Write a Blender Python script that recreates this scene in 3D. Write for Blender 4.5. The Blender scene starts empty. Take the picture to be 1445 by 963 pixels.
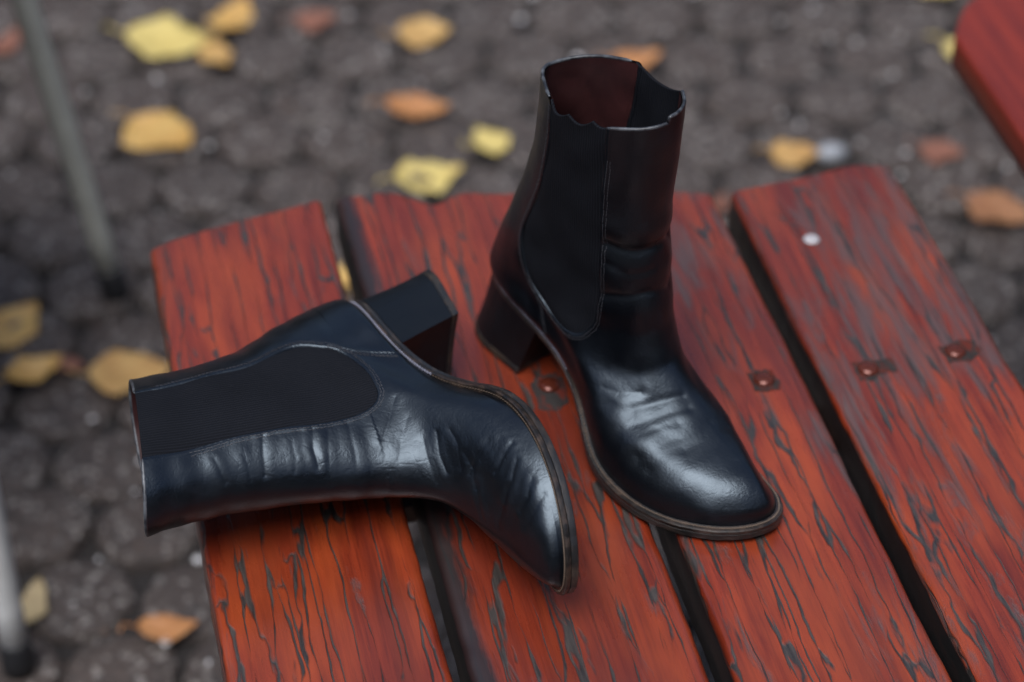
import bpy, math, random
import numpy as np
from mathutils import Vector, Matrix

random.seed(7); rng = np.random.RandomState(7)
S = bpy.context.scene
COL = S.collection
PI = math.pi

# ------------------------------------------------------------------ camera, sky, sun, exposure
cam = bpy.data.cameras.new('camera'); cam_o = bpy.data.objects.new('camera', cam); COL.objects.link(cam_o)
cam_o.location = (0, 0, 1.42); cam_o.rotation_euler = (math.radians(50.0), 0, 0)      # looks down 40 degrees
cam.sensor_width = 36.0; cam.lens = 81.8; cam.clip_start = 0.05; cam.clip_end = 3000
cam.dof.use_dof = True; cam.dof.focus_distance = 1.315; cam.dof.aperture_fstop = 3.7
S.camera = cam_o

SUN_EL, SUN_AZ = math.radians(68), math.atan2(-0.18, -0.45)    # high, from behind the camera, a little left; very soft: overcast
w = bpy.data.worlds.new('World'); S.world = w; w.use_nodes = True
wn = w.node_tree; bg = wn.nodes['Background']
sky = wn.nodes.new('ShaderNodeTexSky'); sky.sky_type = 'NISHITA'; sky.sun_disc = False
sky.sun_elevation = SUN_EL; sky.sun_rotation = SUN_AZ; sky.air_density = 1.0; sky.dust_density = 3.0; sky.ozone_density = 1.0
wn.links.new(sky.outputs[0], bg.inputs[0]); bg.inputs[1].default_value = 0.062
sun = bpy.data.lights.new('sun', 'SUN'); sun.energy = 1.5; sun.angle = math.radians(39); sun.color = (.94, .97, 1.0)
sun_o = bpy.data.objects.new('sun', sun); COL.objects.link(sun_o)
sd = Vector((math.sin(SUN_AZ)*math.cos(SUN_EL), math.cos(SUN_AZ)*math.cos(SUN_EL), math.sin(SUN_EL)))
sun_o.rotation_euler = sd.to_track_quat('Z', 'Y').to_euler(); sun_o.location = (-2, 3, 5)
S.view_settings.view_transform = 'Standard'; S.view_settings.look = 'None'; S.view_settings.gamma = 1
S.view_settings.use_curve_mapping = False; S.view_settings.exposure = 1.28

# ------------------------------------------------------------------ small helpers
def tag(o, label=None, cat=None, group=None, kind=None):
    for k, v in (('label', label), ('category', cat), ('group', group), ('kind', kind)):
        if v: o[k] = v
    return o
def empty(name, loc=(0,0,0), rot=None, parent=None):
    o = bpy.data.objects.new(name, None); COL.objects.link(o); o.empty_display_size = .05
    o.location = loc
    if rot is not None: o.rotation_euler = rot
    if parent: o.parent = parent
    return o
def mesh_data(name, V, F, mat, smooth=True, sharp=None):
    """V (n,3) metres; F list of faces or (m,4)/(m,3) array"""
    me = bpy.data.meshes.new(name); V = np.asarray(V, np.float32)
    if isinstance(F, np.ndarray):
        k = F.shape[1]; me.vertices.add(len(V)); me.vertices.foreach_set('co', V.ravel())
        me.loops.add(F.size); me.loops.foreach_set('vertex_index', F.astype(np.int32).ravel())
        me.polygons.add(len(F)); me.polygons.foreach_set('loop_start', np.arange(0, F.size, k, dtype=np.int32))
        me.update(calc_edges=True); me.validate()
    else:
        me.from_pydata([tuple(map(float, p)) for p in V], [], F)
    me.polygons.foreach_set('use_smooth', np.full(len(me.polygons), smooth))
    if sharp: me.set_sharp_from_angle(angle=math.radians(sharp))
    for m in (mat if isinstance(mat, (list, tuple)) else [mat]): me.materials.append(m)
    me.update(); return me
def obj(name, V, F, mat, parent=None, loc=(0,0,0), rot=None, **kw):
    o = bpy.data.objects.new(name, mesh_data(name, V, F, mat, **kw)); COL.objects.link(o)
    o.location = loc
    if rot is not None: o.rotation_euler = rot
    if parent: o.parent = parent
    return o
def ring_faces(nr, nc, closed=True):
    i = np.arange(nr-1)[:, None]; j = np.arange(nc if closed else nc-1)[None]
    j2 = (j+1) % nc
    return np.stack([i*nc+j, i*nc+j2, (i+1)*nc+j2, (i+1)*nc+j], -1).reshape(-1, 4)
def tube(P, r, n=8, cap=True):
    P = np.asarray(P, float); T = np.gradient(P, axis=0); T /= np.linalg.norm(T, axis=1, keepdims=True)
    r = np.broadcast_to(r, len(P)); a = np.array([0,0,1.]) if abs(T[0][2]) < .9 else np.array([1.,0,0])
    V = []; N = np.cross(T[0], a); N /= np.linalg.norm(N)
    for p, t, q in zip(P, T, r):
        N = N - t*(N@t); N /= np.linalg.norm(N); B = np.cross(t, N)
        V += [p + q*(math.cos(k)*N + math.sin(k)*B) for k in np.arange(n)*2*PI/n]
    F = [tuple(f) for f in ring_faces(len(P), n)]
    if cap: F += [tuple(range(n))[::-1], tuple(range((len(P)-1)*n, len(P)*n))]
    return V, F
class MB:
    def __init__(s): s.V = []; s.F = []
    def add(s, V, F):
        o = len(s.V); s.V += [tuple(v) for v in V]; s.F += [tuple(i+o for i in f) for f in F]
    def box(s, c, ax, h):
        c = np.asarray(c, float); A = [np.asarray(a, float)*k for a, k in zip(ax, h)]
        V = [c + A[0]*x + A[1]*y + A[2]*z for x in (-1,1) for y in (-1,1) for z in (-1,1)]
        s.add(V, [(0,1,3,2),(4,6,7,5),(0,4,5,1),(2,3,7,6),(0,2,6,4),(1,5,7,3)])
    def build(s, name, mat, parent=None, **kw): return obj(name, s.V, s.F, mat, parent, **kw)
_R = np.random.RandomState(3); _D = _R.randn(64, 3); _D /= np.linalg.norm(_D, axis=1, keepdims=True); _PH = _R.rand(64)*6.28; _FQ = .7 + .6*_R.rand(64)
def wob(P, f, seed=0, n=7):
    """smooth pseudo noise of points, about -1..1"""
    o = 0
    for k in range(n):
        i = (k + seed*n) % 64; o = o + np.sin((P @ _D[i])*f*_FQ[i]*6.28 + _PH[i] + seed)
    return o / math.sqrt(n/2) / 1.6

# ------------------------------------------------------------------ materials
class NT:
    def __init__(s, name):
        s.m = bpy.data.materials.new(name); s.m.use_nodes = True; s.t = s.m.node_tree; s.b = s.t.nodes['Principled BSDF']
        s.tc = s.n('ShaderNodeTexCoord'); s.oi = s.n('ShaderNodeObjectInfo')
    def n(s, typ, **kw):
        x = s.t.nodes.new(typ)
        for k, v in kw.items(): setattr(x, k, v)
        return x
    def set(s, sock, v):
        if hasattr(v, 'node'): s.t.links.new(v, sock)
        else: sock.default_value = v
        return sock
    def coord(s, scale=(1,1,1), rot=(0,0,0), rand=0.0):
        src = s.tc.outputs['Object']
        if rand:
            m = s.math('MULTIPLY', s.oi.outputs['Random'], rand); c = s.n('ShaderNodeCombineXYZ')
            for k in range(3): s.set(c.inputs[k], m)
            a = s.n('ShaderNodeVectorMath', operation='ADD'); s.set(a.inputs[0], src); s.set(a.inputs[1], c.outputs[0]); src = a.outputs[0]
        mp = s.n('ShaderNodeMapping'); s.set(mp.inputs[0], src); mp.inputs['Scale'].default_value = scale; mp.inputs['Rotation'].default_value = rot
        return mp.outputs[0]
    def noise(s, vec, scale, detail=4, rough=.55, dist=0.0):
        x = s.n('ShaderNodeTexNoise'); s.set(x.inputs['Vector'], vec); x.inputs['Scale'].default_value = scale; x.inputs['Detail'].default_value = detail
        x.inputs['Roughness'].default_value = rough; x.inputs['Distortion'].default_value = dist; return x.outputs['Fac']
    def voro(s, vec, scale, feature='F1', out='Distance'):
        x = s.n('ShaderNodeTexVoronoi', feature=feature); s.set(x.inputs['Vector'], vec); x.inputs['Scale'].default_value = scale; return x.outputs[out]
    def math(s, op, a, b=0.0, c=None, clamp=False):
        x = s.n('ShaderNodeMath', operation=op, use_clamp=clamp); s.set(x.inputs[0], a); s.set(x.inputs[1], b)
        if c is not None: s.set(x.inputs[2], c)
        return x.outputs[0]
    def rmp(s, v, a, b, lo=0.0, hi=1.0):
        x = s.n('ShaderNodeMapRange'); s.set(x.inputs[0], v); x.inputs[1].default_value = a; x.inputs[2].default_value = b
        x.inputs[3].default_value = lo; x.inputs[4].default_value = hi; return x.outputs[0]
    def mix(s, f, a, b):
        x = s.n('ShaderNodeMix', data_type='RGBA'); s.set(x.inputs[0], f)
        for i, v in ((6, a), (7, b)): s.set(x.inputs[i], v if hasattr(v, 'node') else (*v, 1.0))
        return x.outputs[2]
    def bump(s, h, strength, dist, nrm=None):
        x = s.n('ShaderNodeBump'); x.inputs['Strength'].default_value = strength; x.inputs['Distance'].default_value = dist; s.set(x.inputs['Height'], h)
        if nrm is not None: s.set(x.inputs['Normal'], nrm)
        return x.outputs[0]
    def out(s, col=None, rough=None, nrm=None, **kw):
        if col is not None: s.set(s.b.inputs['Base Color'], col if hasattr(col, 'node') else (*col, 1.0))
        if rough is not None: s.set(s.b.inputs['Roughness'], rough)
        if nrm is not None: s.set(s.b.inputs['Normal'], nrm)
        for k, v in kw.items(): s.set(s.b.inputs[k], v)
        return s.m
M = {}
def leather(name, base=(.0018,.0022,.0034), r0=.27, r1=.44, wr=1.0):
    t = NT(name); c = t.coord()
    n1 = t.noise(c, 55, 5); n2 = t.noise(c, 16, 3)
    ws = t.voro(t.coord(), 620, 'F1')
    wv_ = t.n('ShaderNodeTexNoise'); t.set(wv_.inputs['Vector'], c); wv_.inputs['Scale'].default_value = 150; wv_.inputs['Detail'].default_value = 3
    def warped(sc, rot):
        a = t.n('ShaderNodeVectorMath', operation='SCALE'); t.set(a.inputs[0], wv_.outputs['Color']); a.inputs['Scale'].default_value = .011
        b = t.n('ShaderNodeVectorMath', operation='ADD'); t.set(b.inputs[0], t.coord(sc, rot)); t.set(b.inputs[1], a.outputs[0]); return b.outputs[0]
    lines = t.math('MINIMUM', t.voro(warped((1,.30,1), (.3,0,.2)), 190, 'DISTANCE_TO_EDGE'), t.voro(warped((.35,1,.8), (0,.6,0)), 150, 'DISTANCE_TO_EDGE'))
    zone = t.rmp(t.noise(c, 34, 4, .6), .46, .70)
    fine = t.noise(t.coord((1,1,.35), (0,.5,0)), 260, 5, .65, .4)
    fold = t.math('ABSOLUTE', t.math('SUBTRACT', t.noise(t.coord((1,.5,1)), 85, 3, .5, .8), .5))
    nrm = t.bump(ws, .10, .0003)
    nrm = t.bump(fine, .14*wr, .0006, nrm)
    nrm = t.bump(t.math('MULTIPLY', t.rmp(lines, 0, .14), zone), .13*wr, .0005, nrm)
    nrm = t.bump(t.rmp(fold, 0, .05), .08*wr, .0004, nrm)
    col = t.mix(t.rmp(n1, .58, .75), base, tuple(b*2.0 for b in base))
    return t.out(col, t.rmp(t.math('ADD', n1, t.math('MULTIPLY', n2, .6)), .55, 1.05, r0, r1), nrm, **{'Specular IOR Level': .62, 'Specular Tint': (.72, .86, 1.0, 1.0)})
M['leather'] = leather('black_leather')
M['heel'] = leather('black_heel_leather', (.003,.0034,.0045), .42, .55, .3)
M['heel'].node_tree.nodes['Principled BSDF'].inputs['Specular IOR Level'].default_value = .32
t = NT('elastic_fabric'); c = t.coord()
wv = t.n('ShaderNodeTexWave', wave_type='BANDS', bands_direction='X'); t.set(wv.inputs['Vector'], t.coord((1,1,.18), (0,-.07,0))); wv.inputs['Scale'].default_value = 185; wv.inputs['Distortion'].default_value = .6
wz = t.n('ShaderNodeTexWave', wave_type='BANDS', bands_direction='Z'); t.set(wz.inputs['Vector'], c); wz.inputs['Scale'].default_value = 360; wz.inputs['Distortion'].default_value = .5
lint = t.rmp(t.noise(c, 900, 2), .70, .80)
fcol = t.mix(t.math('ADD', t.math('MULTIPLY', t.noise(c, 30, 4), .5), t.math('MULTIPLY', wv.outputs['Fac'], .5)), (.0015,.0018,.003), (.0095,.0105,.0145))
M['elastic'] = t.out(t.mix(t.math('MULTIPLY', lint, .4), fcol, (.05,.05,.055)), .82, t.bump(wv.outputs['Fac'], .5, .0006, t.bump(wz.outputs['Fac'], .18, .0004)), **{'Specular IOR Level': .12})
t = NT('maroon_lining'); c = t.coord()
M['lining'] = t.out(t.mix(t.noise(c, 60, 5, .6, .5), (.010,.004,.005), (.058,.019,.019)), t.rmp(t.noise(c, 40, 3), .3, .7, .3, .5), t.bump(t.noise(t.coord((1,1,.3)), 160, 4), .3, .0008))
t = NT('worn_binding'); c = t.coord()
M['binding'] = t.out(t.mix(t.rmp(t.noise(c, 120, 4), .40, .62), (.015,.016,.020), (.085,.09,.10)), .42, t.bump(t.noise(c, 500, 3), .2, .0004))
t = NT('brown_welt'); c = t.coord()
M['welt'] = t.out(t.mix(t.rmp(t.noise(c, 130, 5, .65), .45, .7), (.008,.0065,.006), (.050,.032,.023)), t.rmp(t.noise(c, 60, 3), .3, .7, .28, .5), t.bump(t.noise(c, 420, 4), .35, .0006))
t = NT('dark_sole_edge'); c = t.coord((1,1,3))
M['sole'] = t.out(t.mix(t.rmp(t.noise(c, 70, 5), .5, .75), (.012,.011,.011), (.05,.036,.028)), .36, t.bump(t.noise(c, 260, 4), .25, .0006))
t = NT('worn_top_lift'); c = t.coord()
M['lift'] = t.out(t.mix(t.rmp(t.noise(c, 70, 6, .7), .45, .70), (.008,.008,.009), (.055,.036,.022)), .5, t.bump(t.noise(c, 300, 4), .4, .0008))
def plain(name, col, rough, bump=0.0, sc=200, **kw):
    t = NT(name); c = t.coord()
    return t.out(t.mix(t.noise(c, sc*.4, 4), tuple(x*.75 for x in col), tuple(x*1.2 for x in col)), rough, t.bump(t.noise(c, sc, 4), bump, .001) if bump else None, **kw)
M['thread'] = plain('black_thread', (.028,.028,.034), .55, .3, 900)
M['thread_pale'] = plain('pale_thread', (.26,.26,.32), .5, .3, 900)
M['thread_brown'] = plain('brown_thread', (.10,.07,.05), .6, .3, 900)

def wood(name, edge=None, gray=.5, dark_from=-1.0):
    t = NT(name)
    g = t.noise(t.coord((1,.05,1), (0,0,.03), 9.0), 130, 6, .62, .3)                  # grain
    big = t.noise(t.coord((1,.22,1), (0,0,.06), 5.0), 26, 4, .55)
    red = t.mix(t.rmp(g, .30, .72), (.092,.0105,.0045), (.235,.031,.0095))
    pore = t.noise(t.coord((1,.028,1), (0,0,.02), 2.0), 520, 4, .6)
    red = t.mix(t.rmp(pore, .50, .66, 0, .55), red, (.062,.008,.004))
    red = t.mix(t.rmp(big, .48, .72, 0, .7), red, (.33,.056,.013))
    red = t.mix(t.rmp(t.noise(t.coord((1,.3,1), (0,0,0), 3.0), 14, 3), .45, .7, 0, .65), red, (.080,.014,.009))
    # long drying checks, slightly across the plank, and worn grey patches
    nz = t.n('ShaderNodeTexNoise'); t.set(nz.inputs['Vector'], t.coord((1,.30,1), (0,0,0), 13.0)); nz.inputs['Scale'].default_value = 55; nz.inputs['Detail'].default_value = 3
    sc_ = t.n('ShaderNodeVectorMath', operation='SCALE'); t.set(sc_.inputs[0], nz.outputs['Color']); sc_.inputs['Scale'].default_value = .008
    ad_ = t.n('ShaderNodeVectorMath', operation='ADD'); t.set(ad_.inputs[0], t.coord((1,.034,.3), (0,0,-.10), 13.0)); t.set(ad_.inputs[1], sc_.outputs[0])
    ck = t.voro(ad_.outputs[0], 92, 'DISTANCE_TO_EDGE')                                   # long sinuous cracks
    ckm = t.rmp(t.noise(t.coord((1,.16,1), (0,0,-.1), 27.0), 95, 2, .5, .6), .36, .58, -.01, .050)      # where they open, and how wide
    ck2 = t.noise(t.coord((1,.10,1), (0,0,-.09), 21.0), 75, 4, .55, .9)
    bare = t.noise(t.coord((1,.16,1), (0,0,.05), 31.0), 60, 6, .66, .5)
    m1 = t.rmp(t.math('SUBTRACT', ckm, ck), -.014, .022); m2 = t.rmp(ck2, .68, .73); m3 = t.rmp(t.math('ADD', bare, t.math('MULTIPLY', t.noise(t.coord((1,.5,1), (0,0,0), 2.0), 9, 2), .5)), 1.0-gray*.29, 1.08-gray*.29, 0, .85)
    m3 = t.math('MULTIPLY', m3, t.rmp(t.noise(t.coord((1,.06,1), (0,0,.04), 11.0), 260, 4, .6), .36, .60, .15, 1.0)); chk = t.math('MAXIMUM', m1, m2)
    dark = t.mix(t.rmp(t.noise(t.coord((1,.08,1)), 420, 4, .6), .35, .65), (.011,.008,.007), (.046,.036,.031))
    col = t.mix(m3, red, (.062,.044,.042)); col = t.mix(chk, col, dark)
    allm = t.math('MAXIMUM', chk, m3)
    if edge is not None:
        x = t.n('ShaderNodeSeparateXYZ'); t.set(x.inputs[0], t.tc.outputs['Object'])
        e = t.rmp(t.math('ADD', x.outputs[0], t.math('MULTIPLY', t.math('SUBTRACT', t.noise(t.coord((1,.15,1)), 60, 5, .65), .5), .03)), edge-.003, edge+.003, 1, 0)
        col = t.mix(t.math('MULTIPLY', e, .92), col, (.006,.006,.0065)); allm = t.math('MAXIMUM', allm, e)
    xs = t.n('ShaderNodeSeparateXYZ'); t.set(xs.inputs[0], t.tc.outputs['Object'])         # near-black plank sides below the top edge, starting partway across if set
    sdk = t.math('MULTIPLY', t.rmp(t.math('ADD', xs.outputs[2], t.math('MULTIPLY', t.noise(t.coord((1,.3,1)), 50, 4), .006)), -.0035, -.0015, 1, 0), t.math('GREATER_THAN', xs.outputs[0], dark_from))
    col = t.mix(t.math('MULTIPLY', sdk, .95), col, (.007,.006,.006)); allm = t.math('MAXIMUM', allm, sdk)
    rough = t.math('ADD', t.rmp(t.noise(t.coord((1,.3,1), (0,0,0), 4.0), 40, 5, .6), .3, .7, .22, .40), t.math('MULTIPLY', allm, .22))
    h = t.math('SUBTRACT', t.math('ADD', t.math('MULTIPLY', g, .35), t.math('MULTIPLY', pore, -.35)), allm)
    nrm = t.bump(t.noise(t.coord((1,.4,1), (0,0,0), 6.0), 330, 4, .6), .10, .0008)
    nrm = t.bump(h, .5, .0012, nrm)
    return t.out(col, rough, nrm, **{'Specular IOR Level': .5, 'Coat Weight': .3, 'Coat Roughness': .28})
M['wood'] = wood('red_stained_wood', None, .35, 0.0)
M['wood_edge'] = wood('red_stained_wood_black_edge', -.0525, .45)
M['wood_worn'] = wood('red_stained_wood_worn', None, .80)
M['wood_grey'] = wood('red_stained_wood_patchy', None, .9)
t = NT('deep_red_wood')
g = t.noise(t.coord((1,.08,1), (0,0,.03), 9.0), 90, 5, .6)
M['wood_deep'] = t.out(t.mix(t.rmp(g, .35, .7), (.11,.011,.005), (.19,.020,.008)), t.rmp(g, .3, .7, .28, .42), t.bump(g, .3, .001))
t = NT('bare_grey_wood')
M['bare'] = t.out(t.mix(t.rmp(t.noise(t.coord((1,.4,1)), 120, 5, .65), .47, .60), t.mix(t.noise(t.coord((1,.2,1)), 180, 5, .65), (.010,.009,.009), (.040,.034,.032)), (.09,.015,.009)), .85, t.bump(t.noise(t.coord((1,.2,1)), 300, 5), .5, .001), **{'Specular IOR Level': .2})
M['bolt'] = plain('rusty_red_bolt', (.10,.022,.012), .22, .3, 260, **{'Metallic': .35})
M['steel_spot'] = plain('pale_steel', (.36,.34,.35), .5, .2, 300)
M['leg_dark'] = plain('grey_painted_tube', (.36,.36,.32), .5, .1, 120)
M['leg_reflecting'] = plain('grey_tube_reflecting', (.58,.58,.57), .45, .1, 120)  # same grey tube, with a brighter reflection put into its colour
M['rubber'] = plain('black_rubber', (.012,.012,.014), .55, .2, 200)
M['under'] = plain('dark_bearer_wood', (.07,.03,.02), .6, .4, 150)

def paver_mat(name, k=1.0):
    t = NT(name); c = t.coord((1,1,1), (0,0,0), 17.0)
    agg = t.voro(c, 210, 'F1', 'Color'); ag = t.n('ShaderNodeSeparateColor'); t.set(ag.inputs[0], agg)
    n = t.noise(c, 22, 5); f = t.noise(c, 300, 5, .7)
    a = t.mix(n, (.034*k,.024*k,.020*k), (.080*k,.058*k,.049*k))
    a = t.mix(t.rmp(t.oi.outputs['Random'], 0, 1, 0, .45), a, (.058*k,.045*k,.040*k))
    a = t.mix(t.rmp(ag.outputs[0], .86, .92, 0, .65), a, (.30,.27,.25))
    a = t.mix(t.rmp(ag.outputs[1], .80, .86, 0, .6), a, (.022,.019,.018))
    return t.out(a, t.rmp(t.noise(c, 60, 4), .35, .65, .38, .7), t.bump(f, .8, .003, t.bump(t.voro(c, 210), .6, .003)), **{'Specular IOR Level': .5})
M['paver'] = paver_mat('dark_asphalt_paver')
M['joint'] = plain('joint_soil', (.011,.008,.007), .85, .8, 260)
M['far_ground'] = paver_mat('far_ground_stone', .9)

def spl(xk, yk, x):
    """monotone-ish cubic through keys; yk may be (n,) or (n,m)"""
    xk = np.asarray(xk, float); yk = np.asarray(yk, float); x = np.asarray(x, float)
    h = np.diff(xk); d = np.diff(yk, axis=0) / (h[:, None] if yk.ndim > 1 else h)
    m = np.empty_like(yk); m[0] = d[0]; m[-1] = d[-1]
    w = (h[:-1] / (h[:-1] + h[1:]))
    if yk.ndim > 1: w = w[:, None]
    m[1:-1] = d[:-1] * (1 - w) + d[1:] * w
    i = np.clip(np.searchsorted(xk, x, side='right') - 1, 0, len(xk) - 2)
    t = np.clip((x - xk[i]) / h[i], 0, 1)
    hh = h[i]
    if yk.ndim > 1: t = t[..., None]; hh = hh[..., None]
    return (yk[i] * (1 + 2*t) * (1-t)**2 + m[i] * hh * t * (1-t)**2 + yk[i+1] * t*t * (3 - 2*t) + m[i+1] * hh * t*t * (t-1))


# ------------------------------------------------------------------ paving, ground
T_DIR = math.atan(.227)
HEX = .096
def hex_mesh(name, seed, mat):
    r = np.random.RandomState(seed); V = []; F = []; n = 18; R = HEX/2*1.075
    ang = np.arange(n)*2*PI/n + PI/6 + r.uniform(-.03, .03, n)
    rad = np.array([HEX/2*.972/math.cos(((a + PI/6) % (PI/3)) - PI/6) if False else HEX/2*.972/max(math.cos((a % (PI/3)) - PI/6), .5) for a in ang])
    rad = np.minimum(rad, HEX/2*1.03)*(1 + r.uniform(-.06, .03, n))
    for k, z in ((1.0, -.03), (.985, -.009), (.95, -.0022), (.88, 0.0), (.5, .0008)):
        V += [(rad[i]*k*math.cos(ang[i]), rad[i]*k*math.sin(ang[i]), z + (r.uniform(-.0010, .0010) if k < 1 else 0)) for i in range(n)]
    V.append((0, 0, .0008)); F = [tuple(f) for f in ring_faces(5, n)] + [(4*n+i, 4*n+(i+1) % n, 5*n) for i in range(n)]
    return mesh_data(name, V, F, mat)
gx = 400.0
ground = obj('ground', [(-gx,-gx,-.034),(gx,-gx,-.034),(gx,gx,-.034),(-gx,gx,-.034)], [(0,1,2,3)], M['far_ground']); tag(ground, kind='structure')
V = [(x, y, -.011 + rng.uniform(-.002, .002)) for y in np.linspace(-3.2, 7.2, 60) for x in np.linspace(-5.2, 5.2, 60)]
paving = obj('paving', V, ring_faces(60, 60, False), M['joint']); tag(paving, kind='structure')
pv = [hex_mesh('paver_shape', 10+i, M['paver']) for i in range(6)]
outer = MB(); npv = 0
for r in range(-38, 86):
    for c in range(-54, 54):
        x = (c + .5*(r % 2))*HEX + .02; y = r*HEX*math.sqrt(3)/2 + .03
        if not (-3.1 < y < 7.1 and -5.1 < x < 5.1): continue
        dz = rng.uniform(-.005, .003); rz = rng.randint(6)*PI/3 + rng.uniform(-.04, .04)
        yy = y - 1.15
        if 0 < yy < 1.36 and abs(x) < .52 + .14*yy and npv < 300:
            o = bpy.data.objects.new('paver', pv[rng.randint(6)]); COL.objects.link(o); o.parent = paving
            o.location = (x + rng.uniform(-.002, .002), y + rng.uniform(-.002, .002), dz); o.rotation_euler = (rng.uniform(-.035, .035), rng.uniform(-.035, .035), rz); npv += 1
        else:
            n = 6; a = np.arange(n)*PI/3 + PI/6
            Vh = [(x + HEX/2*k*1.09*math.cos(q), y + HEX/2*k*1.09*math.sin(q), z + dz) for k, z in ((1., -.03), (.98, -.006), (.88, .001)) for q in a]
            outer.add(Vh, [tuple(f) for f in ring_faces(3, n)] + [tuple(range(2*n, 3*n))])
tag(outer.build('outer_pavers', M['paver'], paving), kind='stuff')

# pale specks coloured as wet glints, plus crumbs lying on the pavers
def grit(name, n, size, mat, seed):
    r = np.random.RandomState(seed); g = MB()
    for i in range(n):
        y = 1.15 + 1.4*r.rand(); x = r.uniform(-1, 1)*(.55 + .14*(y-1.15)); s = size*(.5 + r.rand()**2)
        P = np.array([(1,0,0),(0,1,0),(-1,0,0),(0,-1,0),(0,0,1),(0,0,-1)])*s*(.6 + .7*r.rand(6, 1)); P[:, 2] *= .7
        g.add(P + (x, y, s*.35), [(0,1,4),(1,2,4),(2,3,4),(3,0,4),(1,0,5),(2,1,5),(3,2,5),(0,3,5)])
    tag(g.build(name, mat, smooth=False), 'scattered %s on the dark pavers' % name.replace('_', ' '), kind='stuff')
grit('glint_specks', 210, .0037, plain('glint_pale', (.66,.64,.64), .18, .2, 300), 5)
grit('brown_crumbs', 170, .0034, plain('leaf_crumbs', (.10,.055,.035), .7, .3, 300), 6)
grit('dark_crumbs', 110, .004, plain('soil_crumbs', (.02,.016,.014), .8, .3, 300), 8)

# unseen belt of autumn trees, inferred from fallen leaves, added to darken the horizon
wr_ = np.random.RandomState(12); m = MB()
for k in range(5200):
    a = wr_.uniform(0, 2*PI); top = 5.6 - 2.6*math.sin(a) + 1.0*math.sin(a*3+1) + .8*math.sin(a*7) ; R = wr_.uniform(11.5, 14.5); z = top*wr_.rand()**.8
    c = np.array([R*math.cos(a), R*math.sin(a), z]); q = wr_.randn(3, 3)*.42
    m.add([c+q[0], c+q[1], c+q[2], c+q[0]+q[2]-q[1]], [(0,1,2,3)])
t = NT('autumn_foliage'); M['wood_far'] = t.out(t.mix(t.noise(t.coord(), .6, 4), (.045,.06,.022), (.12,.085,.03)), .8)
tag(m.build('unseen_woodland', M['wood_far'], smooth=False), 'unseen belt of autumn trees, added to darken the horizon', kind='stuff')

# ------------------------------------------------------------------ benches
def interp_smooth(q, ks, vs): return spl(np.array(ks), np.array(vs), np.clip(q, ks[0], ks[-1]))
def slat(parent, mat, q0, q1, end, near, seed, th=.042, top=.45, rad=.007, name='slat', ny=230):
    """plank across q0..q1 (bench axis coords), far end profile end(q), near end at s=near"""
    hw = (q1-q0)/2; qc = (q0+q1)/2; sc = (near + end(np.array([qc]))[0])/2
    prof = []                                                       # cross-section, counter-clockwise from bottom left
    for a in np.linspace(0, 1, 5): prof.append((-hw + .004 + a*(2*hw-.008), -th))
    prof += [(hw, -th+.004), (hw, -th*.5)]
    prof += [(hw - rad + rad*math.cos(a), -rad + rad*math.sin(a)) for a in np.linspace(0, PI/2, 6)]
    prof += [(hw - rad - a*(2*hw-2*rad), 0) for a in np.linspace(0, 1, 26)[1:-1]]
    prof += [(-hw + rad - rad*math.sin(a), -rad + rad*math.cos(a)) for a in np.linspace(0, PI/2, 6)]
    prof += [(-hw, -th*.5), (-hw, -th+.004)]
    prof = np.array(prof); n = len(prof); ts = np.linspace(0, 1, ny)
    rows = []
    ex = end(prof[:, 0] + qc)
    caps = [(0, .80, .006), (0, .93, .0015)] ; cape = [(1, .97, .0007), (1, .90, .003), (1, .75, .007)]
    def row(t, sh, inset):
        P = np.zeros((n, 3)); P[:, 0] = prof[:, 0]; P[:, 2] = prof[:, 1]
        P[:, 1] = near + t*(ex - near)
        c = np.array([0, 0, -th/2]); d = np.abs(P[:, [0, 2]] - c[[0, 2]])
        P[:, 0] = np.sign(P[:, 0])*np.maximum(np.abs(P[:, 0]) - inset, 0)
        P[:, 2] = c[2] + np.sign(P[:, 2]-c[2])*np.maximum(np.abs(P[:, 2]-c[2]) - inset, 0)
        P[:, 1] += (rad - math.sqrt(max(rad**2 - (rad - 0)**2, 0)))*0 + sh
        return P
    rr = .006
    for a in np.linspace(0, 1, 5)[:-1]: rows.append(row(0, rr*(1-math.sin(a*PI/2)), rr*(1-math.sin(a*PI/2))) if False else row(0, rr*(1-math.sin(a*PI/2)), rr*(1-math.sin(a*PI/2))))
    for t in ts: rows.append(row(t, rr*(1-t)*0 + (rr if t == 0 else 0) - (rr if t == 1 else 0), 0))
    for a in np.linspace(0, PI/2, 5)[1:]: rows.append(row(1, -rr + rr*math.sin(a), rr*(1-math.cos(a))))
    P = np.stack(rows); Q = P.reshape(-1, 3) + [0, 0, 0]
    edge = np.clip((np.abs(Q[:, 0]) - (hw-.014))/.014, 0, 1)
    w3 = Q*np.array([1, .25, 1])
    Q[:, 2] += (wob(w3, 16, seed)*.00035 + wob(w3, 60, seed+3)*.00015)*(Q[:, 2] > -.02) - edge*np.clip(wob(w3*[.3, 2, 1], 45, seed+1), 0, 1)*.0009*(Q[:, 2] > -.02)
    Q[:, 0] += np.sign(Q[:, 0])*edge*(wob(w3*[0, 1.2, 1], 30, seed+2)*.0005 + wob(w3*[0, 3, 1], 60, seed+5)*.0002)
    Q[:, 1] -= sc
    F = [tuple(f) for f in ring_faces(len(rows), n)] + [tuple(range(n))[::-1], tuple(range((len(rows)-1)*n, len(rows)*n))]
    return obj(name, Q, F, mat, parent, (qc, sc, top), sharp=50), (qc, sc)
def post(name, x, y, z0, z1, a, b, mat, parent):
    m = MB(); m.box((x, y, (z0+z1)/2), np.eye(3), (a/2, b/2, (z1-z0)/2)); return m.build(name, mat, parent, smooth=False)

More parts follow.
